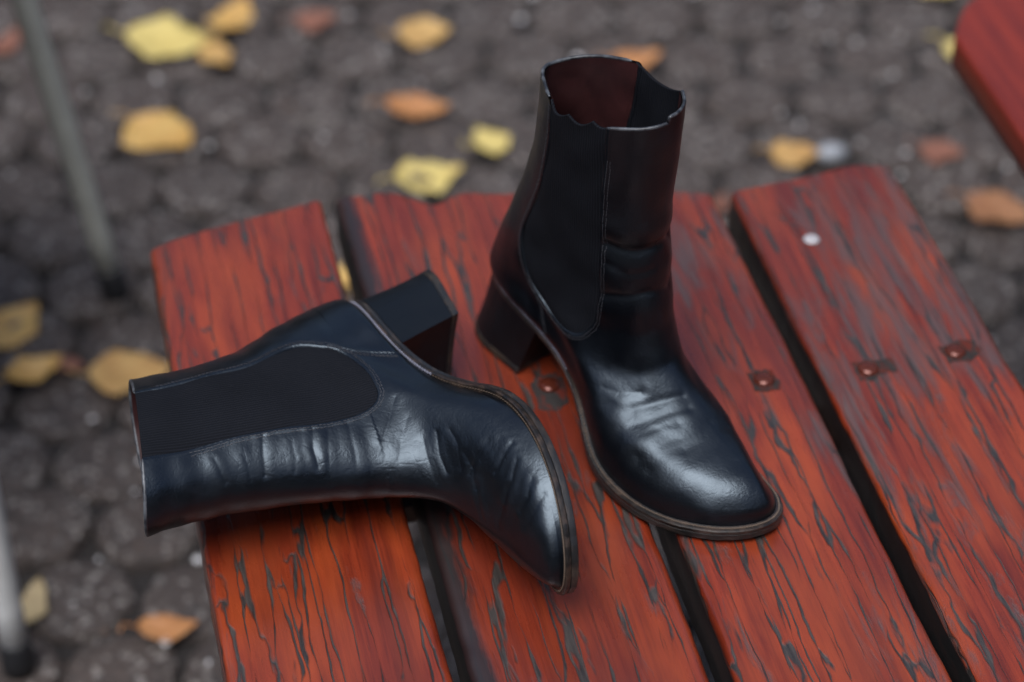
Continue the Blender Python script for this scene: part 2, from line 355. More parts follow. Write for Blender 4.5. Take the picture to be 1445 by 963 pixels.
bench = empty('wooden_bench', (0, 1.1, 0), (0, 0, T_DIR))
tag(bench, 'weathered red wooden bench whose four slats carry the black boots', 'bench')
NEAR = -.33
ends = [([-.2066,-.18,-.146,-.11,-.0837], [.206,.215,.2235,.231,.236]),
        ([-.0735,-.060,-.0305,-.018,-.0087,.002,.0131,.035,.056], [.238,.236,.231,.220,.2125,.217,.2215,.216,.212]),
        ([.0686,.11,.1547,.185], [.209,.200,.192,.182]),
        ([.1976,.23,.2629,.30,.3192], [.181,.185,.188,.192,.186])]
spans = [(-.2066,-.0837), (-.0735,.056), (.0686,.1855), (.1976,.3192)]
slats = []
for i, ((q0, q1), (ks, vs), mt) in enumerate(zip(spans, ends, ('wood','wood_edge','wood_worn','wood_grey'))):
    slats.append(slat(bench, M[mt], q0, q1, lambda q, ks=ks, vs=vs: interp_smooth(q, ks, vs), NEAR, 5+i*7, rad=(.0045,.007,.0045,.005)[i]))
def bolt(sl, q, s, patch):
    so, (qc, sc) = sl; x, y = q-qc, s-sc
    V = []; n = 20
    prof = [(.0070, 0), (.0068, .0008), (.0058, .0018), (.0038, .0026), (.0016, .0029)]
    for r, z in prof: V += [(x + r*math.cos(a), y + r*math.sin(a), z+.0008) for a in np.arange(n)*2*PI/n]
    V.append((x, y, .0038))
    obj('bolt_head', V, [tuple(f) for f in ring_faces(5, n)] + [(4*n+i, 4*n+(i+1) % n, 5*n) for i in range(n)], M['bolt'], so)
    if patch:                                                        # bare wood left by the square washer: a thin scraped-back plate
        P = []; rp = np.random.RandomState(int(abs(q)*1e4))
        for (a0, b0), (a1, b1) in zip(patch, patch[1:] + patch[:1]):
            P += [(x + .70*(a0 + (a1-a0)*f) + rp.uniform(-.0011, .0011), y + .70*(b0 + (b1-b0)*f) + rp.uniform(-.0016, .0016)) for f in (0, .25, .5, .75)]
        n = len(P); c = np.mean(P, axis=0)
        V = [(p[0], p[1], -.0008) for p in P] + [(c[0] + (p[0]-c[0])*.97, c[1] + (p[1]-c[1])*.97, .0006) for p in P]
        obj('bare_patch', V, [tuple(f) for f in ring_faces(2, n)] + [tuple(range(n, 2*n))], M['bare'], so, smooth=False)
bolt(slats[1], .0256, .0061, [(-.016,-.030),(.002,-.035),(.013,-.024),(.015,.006),(.010,.016),(-.006,.017),(-.016,.008)])
bolt(slats[2], .1599, -.0188, [(-.013,-.012),(.011,-.016),(.014,-.004),(.011,.011),(-.002,.016),(-.013,.012)])
bolt(slats[3], .2280, -.0236, [(-.012,-.014),(-.002,-.017),(.010,-.009),(.027,-.007),(.029,.010),(.014,.012),(.008,.010),(-.004,.013),(-.014,.012)])
bolt(slats[3], .2887, -.0194, [(-.012,-.015),(.008,-.016),(.026,-.004),(.022,.012),(.008,.014),(-.014,.010)])
so, (qc, sc) = slats[3]; n = 12
V = [(.2361-qc + r*math.cos(a), .1148-sc + r*math.sin(a), z) for r, z in ((.0056, .0002), (.0046, .0012), (.002, .0018)) for a in np.arange(n)*2*PI/n]
obj('screw_head', V, [tuple(f) for f in ring_faces(3, n)] + [tuple(range(2*n, 3*n))], M['steel_spot'], so)
for s in (-.02, -.305):
    post('bearer', .055, s, .392, .4055, .50, .034, M['under'], bench)
    for q in (-.13, .24): post('leg', q, s, 0, .391, .04, .03, M['under'], bench)

bench2 = empty('red_bench', (0, 1.1, 0), (0, 0, T_DIR))
tag(bench2, 'glossy deep red bench with a clipped corner, reaching in beyond the weathered bench', 'bench')
for i, q in enumerate((.424, .554, .684)):
    e = (lambda q_: interp_smooth(q_, [.424,.430,.437,.452,.50,.60], [.338,.349,.361,.381,.392,.395])) if i == 0 else (lambda q_: .395 + 0*q_)
    slat(bench2, M['wood_deep'], q, q+.118, e, -.9, 40+i, th=.030, rad=.0045, ny=120)
for s in (.15, -.8):
    post('bearer', .61, s, .345, .4175, .34, .075, M['under'], bench2)
    for q in (.50, .73): post('leg', q, s, 0, .344, .07, .07, M['under'], bench2)

# ------------------------------------------------------------------ the boots
# canonical LEFT boot in centimetres: x heel->toe, y to the outer side, z up; the right boot is its mirror image
VK = np.linspace(0, 1, 11); SK = np.array([0,.15,.4,.65,.85,1]); GV = [0,.1,.3,.5,.7,1]
WX = [-1,0,3,6,9,12,15,18,21,24,27]; WZ = [5.6,5.5,5.3,4.9,4.05,2.8,1.7,1.1,.9,.95,1.2]
GL0 = [5.13,3.74,2.95,5.53,6.3,6.1]; GM0 = [5.68,4.22,2.47,3.25,3.1,4.0]
RIGHT = dict(side=-1,
 front=[(25.8,1.81),(25.5,2.65),(24.15,3.5),(21.15,4.15),(18.16,5.27),(16.29,7.36),(15.29,10.71),(14.8,13.68),(14.8,16.82),(15.05,20.11),(15.38,23.69)],
 back=[(.47,5.7),(.17,6.21),(.35,7.),(.68,7.99),(1.12,9.11),(1.64,10.34),(2.23,11.83),(2.88,13.53),(3.5,15.66),(4.08,18.24),(4.39,21.63)],
 glat=[GL0,[5.63,4.38,3.3,5.17,5.81,5.59],[4.96,4.14,3.13,3.89,3.93,3.55],[3.89,3.79,3.28,3.04,3.17,3.29],[2.64,2.84,3.14,3.17,3.23,3.25],[2.19,2.52,3.25,3.38,3.47,3.41]],
 gmed=[GM0,[5.77,4.28,2.46,3.32,2.7,2.2],[5.09,4.01,2.52,2.47,2.52,1.68],[4.15,3.81,3.05,2.77,2.93,2.87],[3.42,3.38,3.25,3.13,3.23,3.21],[3.88,3.73,3.66,3.5,3.36,3.23]],
 gore=[(8.6,25),(8.6,22),(8.3,19.4),(7.6,16.3),(6.6,13.9),(6.0,12.4),(5.8,11.4),(5.95,10.4),(6.6,8.8),(7.4,7.9),(8.4,7.3),(9.6,6.95),(10.7,6.95),(11.6,7.25),(12.2,8.0),(12.5,9.0),(12.6,11.5),(12.6,14.2),(12.7,17.4),(13.0,21.0),(13.3,25)])
LEFT = dict(side=1,
 front=[(25.9,2.0),(25.6,2.55),(23.9,3.05),(20.8,3.75),(17.9,5.0),(16.4,7.3),(15.58,10.84),(15.07,13.85),(14.79,16.9),(14.92,19.65),(15.32,21.89)],
 back=[(.5,5.81),(.09,6.22),(.04,6.76),(.39,7.92),(.85,9.18),(1.37,10.48),(2.11,11.95),(2.79,13.67),(3.31,15.72),(3.56,17.86),(3.67,19.94)],
 glat=[GL0,[5.67,4.38,3.3,5.13,5.67,5.45],[5.05,4.18,3.13,3.88,3.91,3.54],[3.99,3.83,3.29,3.04,3.17,3.29],[2.77,2.91,3.16,3.17,3.22,3.25],[2.69,2.94,3.32,3.39,3.4,3.4]],
 gmed=[GM0,[5.76,4.27,2.38,3.,3.1,2.8],[5.08,3.99,2.5,2.2,1.8,1.4],[4.14,3.81,3.03,2.74,2.87,2.81],[3.4,3.38,3.25,3.14,3.31,3.31],[3.66,3.7,3.66,3.5,3.33,3.17]],
 gore=[(7.6,25),(7.5,19.2),(7.1,15.9),(6.9,13.7),(6.3,12.0),(6.0,10.9),(6.15,9.9),(6.8,8.6),(7.5,7.9),(8.4,7.5),(9.4,7.2),(10.4,7.1),(11.4,7.15),(12.0,7.6),(12.35,8.4),(12.5,9.4),(12.5,11.5),(12.35,13.6),(12.4,16.1),(12.75,19.1),(13.1,25)])
RIGHT['crease'] = [([(12.7, 2.5, 14.6), (13.5, 2.0, 14.4), (14.4, 1.1, 14.3), (14.8, -0.1, 14.5), (13.9, -1.7, 14.1)], 1.6, 3.0), ([(12.9, 2.4, 10.9), (14.1, 1.8, 11.1), (15.0, 0.7, 11.5), (14.8, -1.1, 11.2)], 0.9, 3.5), ([(13.0, 2.3, 13.2), (14.1, 1.6, 12.8), (14.8, 0.4, 13.0)], 0.6, 2.5), ([(13.2, 2.5, 8.2), (14.8, 1.7, 8.4), (15.7, -0.2, 8.9)], 0.7, 5), ([(14.5, 3.4, 5.2), (15.5, 3.0, 5.2), (16.4, 2.2, 5.4)], 0.5, 1.2), ([(16.7, 2.9, 4.7), (17.4, 1.8, 5.1), (18.0, 0.3, 5.3)], 1.0, 2.2), ([(17.0, 3.9, 3.8), (17.7, 2.8, 4.3), (18.7, 0.4, 4.8)], 1.0, 2.5), ([(18.8, 4.1, 3.1), (19.4, 2.9, 3.6), (19.8, 1.2, 4.0), (19.9, -0.2, 4.1)], 1.3, 2.6), ([(17.8, 3.8, 3.6), (18.4, 2.8, 4.0), (19.0, 1.5, 4.3)], 0.8, 2.0), ([(19.8, 4.0, 2.8), (20.4, 2.1, 3.5), (20.5, -1.0, 3.5)], 1.3, 3.0), ([(14.6, 2.6, 6.4), (15.7, 1.9, 6.4), (16.6, -0.1, 6.9)], 0.6, 4), ([(14.3, 3.9, 4.6)], 0.5, 3)]
LEFT['crease'] = [([(12.6, 2.6, 14.5), (13.7, 2.0, 14.7), (14.5, 1.2, 14.8)], 0.9, 1.3), ([(13.4, 2.1, 15.8), (14.0, 1.7, 15.7), (14.6, 1.0, 15.7)], 0.3, 1.2), ([(13.2, 2.3, 12.9), (14.1, 1.8, 13.0), (14.6, 1.3, 13.2)], 0.45, 1.3), ([(12.8, 2.5, 11.6), (13.9, 2.0, 11.8), (14.8, 1.4, 11.8)], 1.3, 1.4), ([(13.2, 2.4, 10.8), (14.6, 1.6, 11.1), (15.4, 0.4, 11.3)], 0.55, 1.5), ([(13.4, 2.2, 17.5), (14.1, 1.6, 17.3), (14.4, 1.2, 17.1)], 0.6, 1.2), ([(12.8, 2.5, 13.6), (13.7, 2.0, 13.8)], 0.12, 1.2), ([(12.9, 2.5, 9.5), (14.6, 1.8, 9.6), (15.7, 0.6, 9.7)], 0.8, 3), ([(15.4, 3.0, 5.0), (16.4, 2.2, 5.1), (17.3, 1.5, 4.9)], 0.8, 1.6), ([(15.3, 2.4, 5.7), (16.3, 1.7, 5.6), (17.2, 0.8, 5.4)], 0.9, 1.8), ([(15.8, 3.5, 4.4), (16.9, 3.0, 4.2), (17.8, 2.1, 4.3)], 0.7, 1.8), ([(17.5, 2.9, 4.1), (18.5, 2.5, 3.8), (19.2, 1.7, 3.9)], 0.8, 2.2), ([(19.1, 2.0, 3.8), (19.6, 1.2, 3.8), (20.1, 0.3, 3.7)], 0.9, 1.2), ([(18.2, 4.2, 2.9), (18.3, 3.2, 3.6), (18.4, 2.2, 4.0)], 1.0, 1.6), ([(19.3, 4.8, 2.0), (19.5, 4.1, 2.6), (19.8, 3.2, 3.1)], 1.1, 1.5), ([(18.6, 4.6, 2.4), (18.6, 3.9, 3.1), (18.6, 3.2, 3.5)], 0.5, 1.4), ([(21.8, 4.1, 1.7), (22.4, 3.4, 2.1), (22.5, 2.5, 2.5)], 1.1, 1.8), ([(20.4, 4.4, 2.1), (21.0, 3.5, 2.6), (21.2, 2.4, 3.0)], 1.2, 2.0), ([(22.9, 3.8, 1.4), (23.2, 3.1, 2.0), (23.2, 2.1, 2.4)], 0.9, 2.0), ([(21.0, 3.0, 2.8), (21.2, 1.9, 3.1), (21.4, 0.6, 3.2)], 1.0, 2.0), ([(12.1, 3.2, 6.3), (13.2, 2.7, 7.1), (14.3, 2.2, 7.8)], 0.7, 1.6), ([(13.6, 2.9, 6.1), (14.7, 2.3, 6.8), (15.6, 1.5, 7.3)], 0.6, 2), ([(15.0, 1.8, 8.0), (15.9, 1.1, 7.8), (16.3, 0.0, 7.6)], 0.8, 3)]
def welt_z(x): return spl(WX, WZ, x)
def shape(u, v, P):
    F = spl(VK, P['front'], v); B = spl(VK, P['back'], v); s = (1 - np.cos(u))/2; sn = np.sin(u)
    h = np.diff(SK)
    def along(rows):
        d = np.diff(rows, axis=-1)/h; m = np.empty_like(rows); m[..., 0] = d[..., 0]; m[..., -1] = d[..., -1]
        w_ = h[:-1]/(h[:-1]+h[1:]); m[..., 1:-1] = d[..., :-1]*(1-w_) + d[..., 1:]*w_
        i = np.clip(np.searchsorted(SK, s, side='right')-1, 0, len(SK)-2); t = np.clip((s-SK[i])/h[i], 0, 1)
        tk = lambda a, j: np.take_along_axis(a, j[..., None], -1)[..., 0]
        return tk(rows,i)*(1+2*t)*(1-t)**2 + tk(m,i)*h[i]*t*(1-t)**2 + tk(rows,i+1)*t*t*(3-2*t) + tk(m,i+1)*h[i]*t*t*(t-1)
    g = np.where(sn >= 0, along(spl(GV, P['glat'], v)), along(spl(GV, P['gmed'], v)))
    x = B[..., 0] + (F[..., 0]-B[..., 0])*s; zl = B[..., 1] + (F[..., 1]-B[..., 1])*s
    f0, b0 = P['front'][0], P['back'][0]; z0 = b0[1] + (f0[1]-b0[1])*s
    return np.stack([x, g*sn, zl + (welt_z(x)-z0)*np.clip(1-v/.5, 0, 1)**1.5], -1)
def seg_dist(P, A, B):
    d = B - A; t = np.clip(((P-A)@d)/max(d@d, 1e-9), 0, 1); return np.linalg.norm(P - A - t[..., None]*d, axis=-1)
def poly_sdf(x, z, G):
    """signed distance to the closed outline G, negative inside"""
    G = np.asarray(G, float); d = np.full(x.shape, 1e9); ins = np.zeros(x.shape, bool)
    for a, b in zip(G, np.roll(G, -1, axis=0)):
        e = b - a; t = np.clip(((x-a[0])*e[0] + (z-a[1])*e[1])/(e@e), 0, 1)
        d = np.minimum(d, np.hypot(x-a[0]-t*e[0], z-a[1]-t*e[1]))
        c = ((a[1] > z) != (b[1] > z)) & (x < (b[0]-a[0])*(z-a[1])/(b[1]-a[1]+1e-12) + a[0]); ins ^= c
    return np.where(ins, -d, d)
def smooth_closed(G, n=12):
    G = np.asarray(G, float); out = []; N = len(G)
    for i in range(N):
        p0, p1, p2, p3 = G[i-1], G[i], G[(i+1) % N], G[(i+2) % N]
        if i in (0, N-2, N-1): out.append(p1); continue
        for t in np.linspace(0, 1, n, endpoint=False):
            out.append(.5*((2*p1) + (-p0+p2)*t + (2*p0-5*p1+4*p2-p3)*t*t + (-p0+3*p1-3*p2+p3)*t**3))
    return np.array(out)
def surf_normals(W):
    du = np.roll(W, -1, 1) - np.roll(W, 1, 1); dv = np.gradient(W, axis=0)
    n = np.cross(du, dv); n /= np.linalg.norm(n, axis=-1, keepdims=True) + 1e-12
    return n

def make_boot(P, label, loc, rot):
    side = P['side']; right = side < 0
    for k in ('front','back','glat','gmed'): P[k] = np.array(P[k], float)
    root = empty('ankle_boot', loc); root.rotation_euler = rot
    tag(root, label, 'boot', 'pair of black leather ankle boots')
    flip = np.array([1, side, 1])
    def out(name, V, F, mat, parent=root, **kw):
        V = np.asarray(V, float)*.01*flip
        if right: F = F[:, ::-1] if isinstance(F, np.ndarray) else [tuple(f)[::-1] for f in F]
        return obj(name, V, F, mat, parent, **kw)
    NU, NV = 700, 410
    u1 = np.arange(NU)*2*PI/NU
    uu = np.where(u1 <= PI, u1, 2*PI - u1); lat = u1 <= PI
    tg = np.clip((uu-1.28)/.93, 0, 1); bump_ = np.sin(PI*tg)
    if right: vt = 1 - np.where(lat, .008*bump_ + .012*np.abs(np.sin(2.6*PI*tg))*(bump_ > 0), .020*bump_**.9)
    else: vt = 1 - np.where(lat, 0, .022*np.sin(uu)**2 + .02*bump_)
    U = np.broadcast_to(u1, (NV, NU)).copy(); T = np.broadcast_to(np.linspace(0, 1, NV)[:, None], (NV, NU)).copy()
    G = smooth_closed(P['gore'])
    VV = np.clip(T*vt[None], 0, 1.0)
    W = shape(U, VV, P); sd = poly_sdf(W[..., 0], W[..., 2], G); N = surf_normals(W)
    if (N[NV//2, 0, 0] > 0): N = -N
    ctr = W.mean(1, keepdims=True)
    # ---- relief: lumps, folds, seam swellings
    hgt = wob(W*[1, 1, 1], .16, 1+right)*.05 + (0 if right else 1)*wob(W*[.35, .35, 1], .55, 9)*.035*(W[..., 2] > 8)*(sd > 0)*np.clip(sd/.6, 0, 1) + wob(W*[1, 1, .8], .42, 4+right)*.022
    outside = np.clip(sd/.3, 0, 1)
    flex = np.exp(-((W[..., 0]-17.8)/3.2)**2)*(W[..., 2] < 9) + .8*np.exp(-((W[..., 2]-12)/4)**2)*(W[..., 0] > 12)
    rid = np.abs(wob(W*[1.6, .55, 1.6], .75, 2+right)); hgt -= np.clip(.22-rid, 0, 1)*(.012 if right else .030)*flex*outside*np.clip(T/.06, 0, 1)
    rid = np.abs(wob(W*[2.2, .8, 2.0], 1.25, 6+right)); hgt -= np.clip(.18-rid, 0, 1)*(.010 if right else .024)*flex*outside*np.clip(T/.06, 0, 1)
    for L, a, wd in P['crease']:
        if len(L) < 2: continue
        L = np.array(L); a = (a*1.6 if right and L[:, 2].mean() > 10.5 else a)*.1*(1.05 if right else .38); wd = wd*.1*(1.9 if right else 1.0)*(.8 + .5*((len(L)*7 + int(a*977)) % 5)/5)
        D = np.full(W.shape[:2], 1e9)
        box = (np.abs(W[..., 0]-L[:, 0].mean()) < 5) & (np.abs(W[..., 2]-L[:, 2].mean()) < 5)
        Q = W[box] + .30*min(wd, .2)*np.stack([wob(W[box], .45, 3), wob(W[box], .45, 5), wob(W[box], .45, 7)], -1)
        d = np.full(len(Q), 1e9)
        for p, q in zip(L[:-1], L[1:]): d = np.minimum(d, seg_dist(Q, p, q))
        hgt[box] += (-.55*a*np.exp(-(d/(.55*wd))**2) - .35*a*np.exp(-(d/(1.5*wd))**2) + .40*a*np.exp(-((d-2.2*wd)/(1.5*wd))**2))*np.clip(sd[box]/.25, .12, 1)
    hgt += .035*np.exp(-((sd-.16)/.12)**2)*(T > .1)*np.where(sd > 0, 1, .2)          # turned edge beside the gore
    seam = np.array([(6.5,8.7),(7.4,7.3),(7.75,6.4),(8.2,5.4),(8.6,4.6)])
    ds = np.full(sd.shape, 1e9)
    for p, q in zip(seam[:-1], seam[1:]): ds = np.minimum(ds, seg_dist(W[..., [0, 2]], p, q))
    hgt += -.05*np.exp(-(ds/.05)**2) + .03*np.exp(-((ds-.14)/.09)**2)
    hgt += (.05*np.exp(-((sd+.5)/.5)**2) - .09*np.exp(-((W[..., 2]-11)/1.2)**2)*(sd < 0))*(sd < 0) + (sd < 0)*(wob(W*[1, 1, 1.3], .35, 8)*.03)
    hgt *= np.clip(T/.03, 0, 1)
    X = W + N*hgt[..., None]
    # ---- upper: leather outside the gores
    idx = ring_faces(NV, NU); sf = sd.ravel()[idx].mean(1)
    lea = idx[(sf > -.16) | (T.ravel()[idx].mean(1) < .1)]
    Xf = X.reshape(-1, 3); Nf = N.reshape(-1, 3)
    k_ = np.clip(-sd/.11, 0, 1)*(T > .1); k_ = k_*k_*(3-2*k_)        # the cut edge turns down below the elastic
    up = out('upper', Xf - Nf*(.24*k_).reshape(-1, 1), lea, M['leather'])
    # ---- elastic gores, outer and inner face
    for sgn in (1, -1):
        ge = idx[(sf < .32) & (T.ravel()[idx].mean(1) > .1) & (np.sign(W[..., 1].ravel()[idx].mean(1)) == sgn)]
        vs = np.unique(ge); lut = np.zeros(NU*NV, int); lut[vs] = np.arange(len(vs))
        A = Xf[vs] - Nf[vs]*.085; B = Xf[vs] - Nf[vs]*.23; f = lut[ge]
        top = [q for q in range((NV-1)*NU, NV*NU) if q in set(vs.tolist())]
        tp = [(lut[a], lut[b]) for a, b in zip(top[:-1], top[1:]) if b == a+1]
        wl = np.array([[a, a+len(vs), b+len(vs), b] for a, b in tp])[:, ::-1]
        out('elastic_gore', np.concatenate([A, B]), np.concatenate([f, f[:, ::-1]+len(vs), wl]), M['elastic'])
    # ---- lining
    r0 = int(NV*.30); Z = (X - N*.26)[r0:]; idl = ring_faces(NV-r0, NU); s2 = sd[r0:].ravel()[idl].mean(1)
    keep = s2 > .10
    out('lining', Z.reshape(-1, 3), idl[keep][:, ::-1], M['lining'])
    # ---- binding rolled over the leather top edges
    for a, b in (((-1.20), 1.20), (2.20, 2*PI-2.20)):
        cols = [int(round(q/(2*PI)*NU)) % NU for q in np.linspace(a, b, 120)]
        C_ = np.array([X[-1, c] - N[-1, c]*.10 for c in cols]); C_[:, 2] += .0
        Vt, Ft = tube(C_, np.interp(np.linspace(0, 1, 120), [0,.03,.97,1], [.06,.115,.115,.06]), 10)
        out('topline_binding', Vt, Ft, M['binding'])
    # ---- welt, sole, heel
    nb = 360; ub = np.arange(nb)*2*PI/nb; R0 = shape(ub, ub*0, P)
    tn = np.roll(R0, -1, 0) - np.roll(R0, 1, 0); tn = tn[:, :2]/(np.linalg.norm(tn[:, :2], axis=1, keepdims=True)+1e-9)
    on = np.stack([tn[:, 1], -tn[:, 0]], 1)
    if on[nb//2, 0] < 0: on = -on
    for _ in range(6): on = (np.roll(on, 1, 0) + on*2 + np.roll(on, -1, 0))/4
    on /= np.linalg.norm(on, axis=1, keepdims=True)
    ww = np.interp(R0[:, 0], [0,6,9,13,16,18,27], [.27,.25,.22,.32,.42,.45,.45])*np.where(R0[:, 1] < 0, np.interp(R0[:, 0], [8,12,23.5,25.5], [1,.45,.45,1]), 1) + .018*np.sin(ub*37)*np.sin(ub*11) + .008*np.sin(ub*150)
    zt = welt_z(R0[:, 0])
    tot = np.interp(R0[:, 0], [0,7,10,13,27], [.52,.52,.62,.74,.76])
    def sweep(name, sec, mat, parent=root, close=False):
        rows = [np.concatenate([R0[:, :2] + on*(np.asarray(o_)[:, None] if np.ndim(o_) else o_), (zt + dz)[:, None]], 1) for o_, dz in sec]
        Vs = np.concatenate(rows); F = [tuple(f) for f in ring_faces(len(rows), nb)]
        if close:                                                    # strips across the bottom
            b0 = (len(rows)-1)*nb
            F += [(b0+i, b0+i+1, b0+(nb-i-1) % nb, b0+(nb-i) % nb) if i else (b0, b0+1, b0+nb-1) for i in range(nb//2-1)] + [(b0+nb//2-1, b0+nb//2, b0+nb//2+1)]
        return out(name, Vs, F, mat, parent, sharp=40)
    a_ = np.interp(R0[:, 0], [0,8,12,27], [.16,.18,.30,.30])
    wl = sweep('welt', [(-.45, .03), (-.06, .035), (0., .0), (ww*.4, .015), (ww-.05, .01), (ww, -.045), (ww, -.5*a_), (ww-.03, -a_+.02), (ww-.09, -a_), (-.4, -a_)], M['welt'])
    sl = sweep('sole', [(-.4, -a_-.012), (ww-.08, -a_-.012), (ww-.03, -a_-.035), (ww-.015, -.6*tot-.4*a_), (ww-.03, -tot+.05), (ww-.09, -tot), (ww-.5, -tot-.005)], M['sole'], close=True)
    st = MB(); sp = MB()
    for i in range(0, nb*2):
        q = i*PI/nb; x, y, z = [np.interp(q, ub, R0[:, k], period=2*PI) for k in range(3)]
        if i % 2: continue
        j = int(q/(2*PI)*nb) % nb; t2 = np.array([tn[j, 0], tn[j, 1], 0]); n2 = np.array([on[j, 0], on[j, 1], 0])
        z = welt_z(np.array([x]))[0]; hl = x < 10.5
        (sp if hl else st).box(np.array([x, y, z+.022+(.02 if hl else 0)]) + n2*(ww[j]*(.62 if hl else .42)), (t2 + n2*.25, n2, (0, 0, 1)), (.13 if hl else .10, .055 if hl else .03, .035 if hl else .03))
    o = out('welt_stitching', st.V, st.F, M['thread_brown'], wl, smooth=False); tag(o, kind='stuff')
    o = out('heel_stitching', sp.V, sp.F, M['thread_pale'], wl, smooth=False); tag(o, kind='stuff')
    # heel block: swept D, flaring back to the ground
    zb = welt_z(np.array([7.0]))[0]
    O = np.concatenate([R0[:, :2] + on*(ww[:, None]-.03)], 1); O3 = np.concatenate([O, (zt - tot - .004)[:, None]], 1)
    half = [O3[i] for i in range(nb//2) if O3[i, 0] < 7.05]           # back -> breast, outer side
    halfm = [O3[(nb-i) % nb] for i in range(nb//2) if O3[(nb-i) % nb, 0] < 7.05]
    topc = np.array(half[::-1] + halfm[1:])                          # outer breast -> back -> inner breast
    def resamp(C, n):
        d = np.r_[0, np.cumsum(np.linalg.norm(np.diff(C, axis=0), axis=1))]; t = np.linspace(0, d[-1], n)
        return np.stack([np.interp(t, d, C[:, k]) for k in range(C.shape[1])], 1)
    na = 72; topc = resamp(topc, na)
    al = np.linspace(PI/2, 3*PI/2, 60); XB, YW, CX = -1.05, 3.35, 2.6
    sgnp = lambda c, e: np.sign(c)*np.abs(c)**e
    botc = resamp(np.array([(5.6, YW*.98, 0)] + [(CX + (CX-XB)*sgnp(math.cos(q), .9), YW*sgnp(math.sin(q), .92), 0) for q in al] + [(5.6, -YW*.98, 0)]), na)
    hs = [0, .05, .18, .35, .55, .75, .9, 1.0]
    def level(h, k=1.0, dz=0.0):
        c = botc*(1-h) + topc*h; bl = 4*h*(1-h); c = c.copy()
        mid = c[:, :2].mean(0); c[:, :2] = mid + (c[:, :2]-mid)*(k*(1 - .035*bl)); c[:, 2] += dz
        br = np.linspace(1, 0, 14)[1:-1]; p0, p1 = c[0], c[-1]
        brv = np.array([p1*(1-b_) + p0*b_ + np.array([-.28*math.sin(b_*PI) , 0, 0]) for b_ in np.linspace(0, 1, 14)[1:-1]])
        return np.concatenate([c, brv])
    L = [level(h) for h in np.linspace(.115, 1, 12)]; nl = len(L[0])
    F = [tuple(f) for f in ring_faces(len(L), nl)] + [tuple(range(nl))[::-1], tuple(range((len(L)-1)*nl, len(L)*nl))]
    hb = out('heel', np.concatenate(L), F, M['heel'], sharp=38)
    L = [level(0, .975), level(.004, .99), level(.012, 1.005), level(.09, 1.006), level(.104, .998), level(.110, .98)]
    F = [tuple(f) for f in ring_faces(len(L), nl)] + [tuple(range(nl))[::-1], tuple(range((len(L)-1)*nl, len(L)*nl))]
    out('top_lift', np.concatenate(L), F, M['lift'], hb, sharp=38)
    # insole closes the foot
    ins = shape(ub, ub*0+.02, P); ins[:, :2] = ins[:, :2]*.985 + np.array([.2, 0]); F = [(i, i+1, (nb-i-1) % nb, (nb-i) % nb) if i else (0, 1, nb-1) for i in range(nb//2-1)]
    out('insole', ins + [0, 0, .06], F, M['lining'])
    # ---- stitch rows beside the gore and the side seam
    sth = MB(); latm = (W[..., 1] > 0) & (T > .12)
    Xl = X[latm]; Nl = N[latm]; Wl = W[latm]
    def row(curve, step=.24, ln=.085):
        d = np.r_[0, np.cumsum(np.linalg.norm(np.diff(curve, axis=0), axis=1))]; t = np.arange(0, d[-1], step)
        pts = []
        for a in t:
            p = np.array([np.interp(a, d, curve[:, 0]), np.interp(a, d, curve[:, 1])])
            k = np.argmin((Wl[:, 0]-p[0])**2 + (Wl[:, 2]-p[1])**2)
            if (Wl[k, 0]-p[0])**2 + (Wl[k, 2]-p[1])**2 < .01: pts.append(k)
        for a, b in zip(pts[:-1], pts[1:]):
            t_ = Xl[b]-Xl[a]; l_ = np.linalg.norm(t_)
            if l_ < 1e-4 or l_ > .8: continue
            t_ = t_/l_; n_ = Nl[a]; s_ = np.cross(n_, t_)
            sth.box(Xl[a] + n_*.008, (t_, s_, n_), (ln, .022, .016))
    gc = G[(G[:, 1] < 23.0)]
    e = np.gradient(gc, axis=0); e /= np.linalg.norm(e, axis=1, keepdims=True); off = np.stack([e[:, 1], -e[:, 0]], 1)
    test = gc + off*.1
    if np.median(poly_sdf(test[:, 0], test[:, 1], G)) < 0: off = -off
    row(gc + off*.17); row(gc + off*.33)
    row(seam + [.16, 0]); row(seam + [.30, 0])
    o = out('stitching', sth.V, sth.F, M['thread'], up, smooth=False); tag(o, kind='stuff')
    return root
make_boot(RIGHT, 'black ankle boot standing upright on its block heel, worn maroon lining showing', (-.004436, 1.187047, .4505), (0, 0, math.radians(-53.077)))
RL = Matrix(((.361743,.088432,-.928074),(-.932264,.028867,-.360625),(-.0051,.995664,.092884)))
make_boot(LEFT, 'black ankle boot lying on its side, its open shaft reaching past the edge slat', (-.055383, 1.147666, .49024), RL.to_euler())

# ------------------------------------------------------------------ metal chair legs at the left
ch = empty('metal_chair', (-.62, 1.52, 0)); tag(ch, 'metal chair on thin tubular legs with black rubber feet, standing left of the bench', 'chair')
for (x, y), (x1, y1), mt in (((-.385,1.760),(-.442,1.752),'leg_dark'), ((-.400,1.277),(-.404,1.29),'leg_reflecting'), ((-.86,1.76),(-.80,1.752),'leg_dark'), ((-.84,1.277),(-.80,1.29),'leg_reflecting')):
    a = np.array([x+.62, y-1.52, .012]); b = np.array([x1+.62, y1-1.52, .45])
    Vt, Ft = tube([a + (b-a)*k for k in np.linspace(0, 1, 8)], .0118, 16); lg = obj('leg', Vt, Ft, M[mt], ch)
    Vt, Ft = tube([a + (b-a)*k for k in (-.024, -.02, .0, .05, .055)], [.011, .0138, .0140, .0132, .0122], 16); obj('rubber_foot', Vt, Ft, M['rubber'], lg)
m = MB(); m.box((0, 0, .456), np.eye(3), (.185, .24, .006)); m.build('seat', M['leg_dark'], ch, smooth=False)
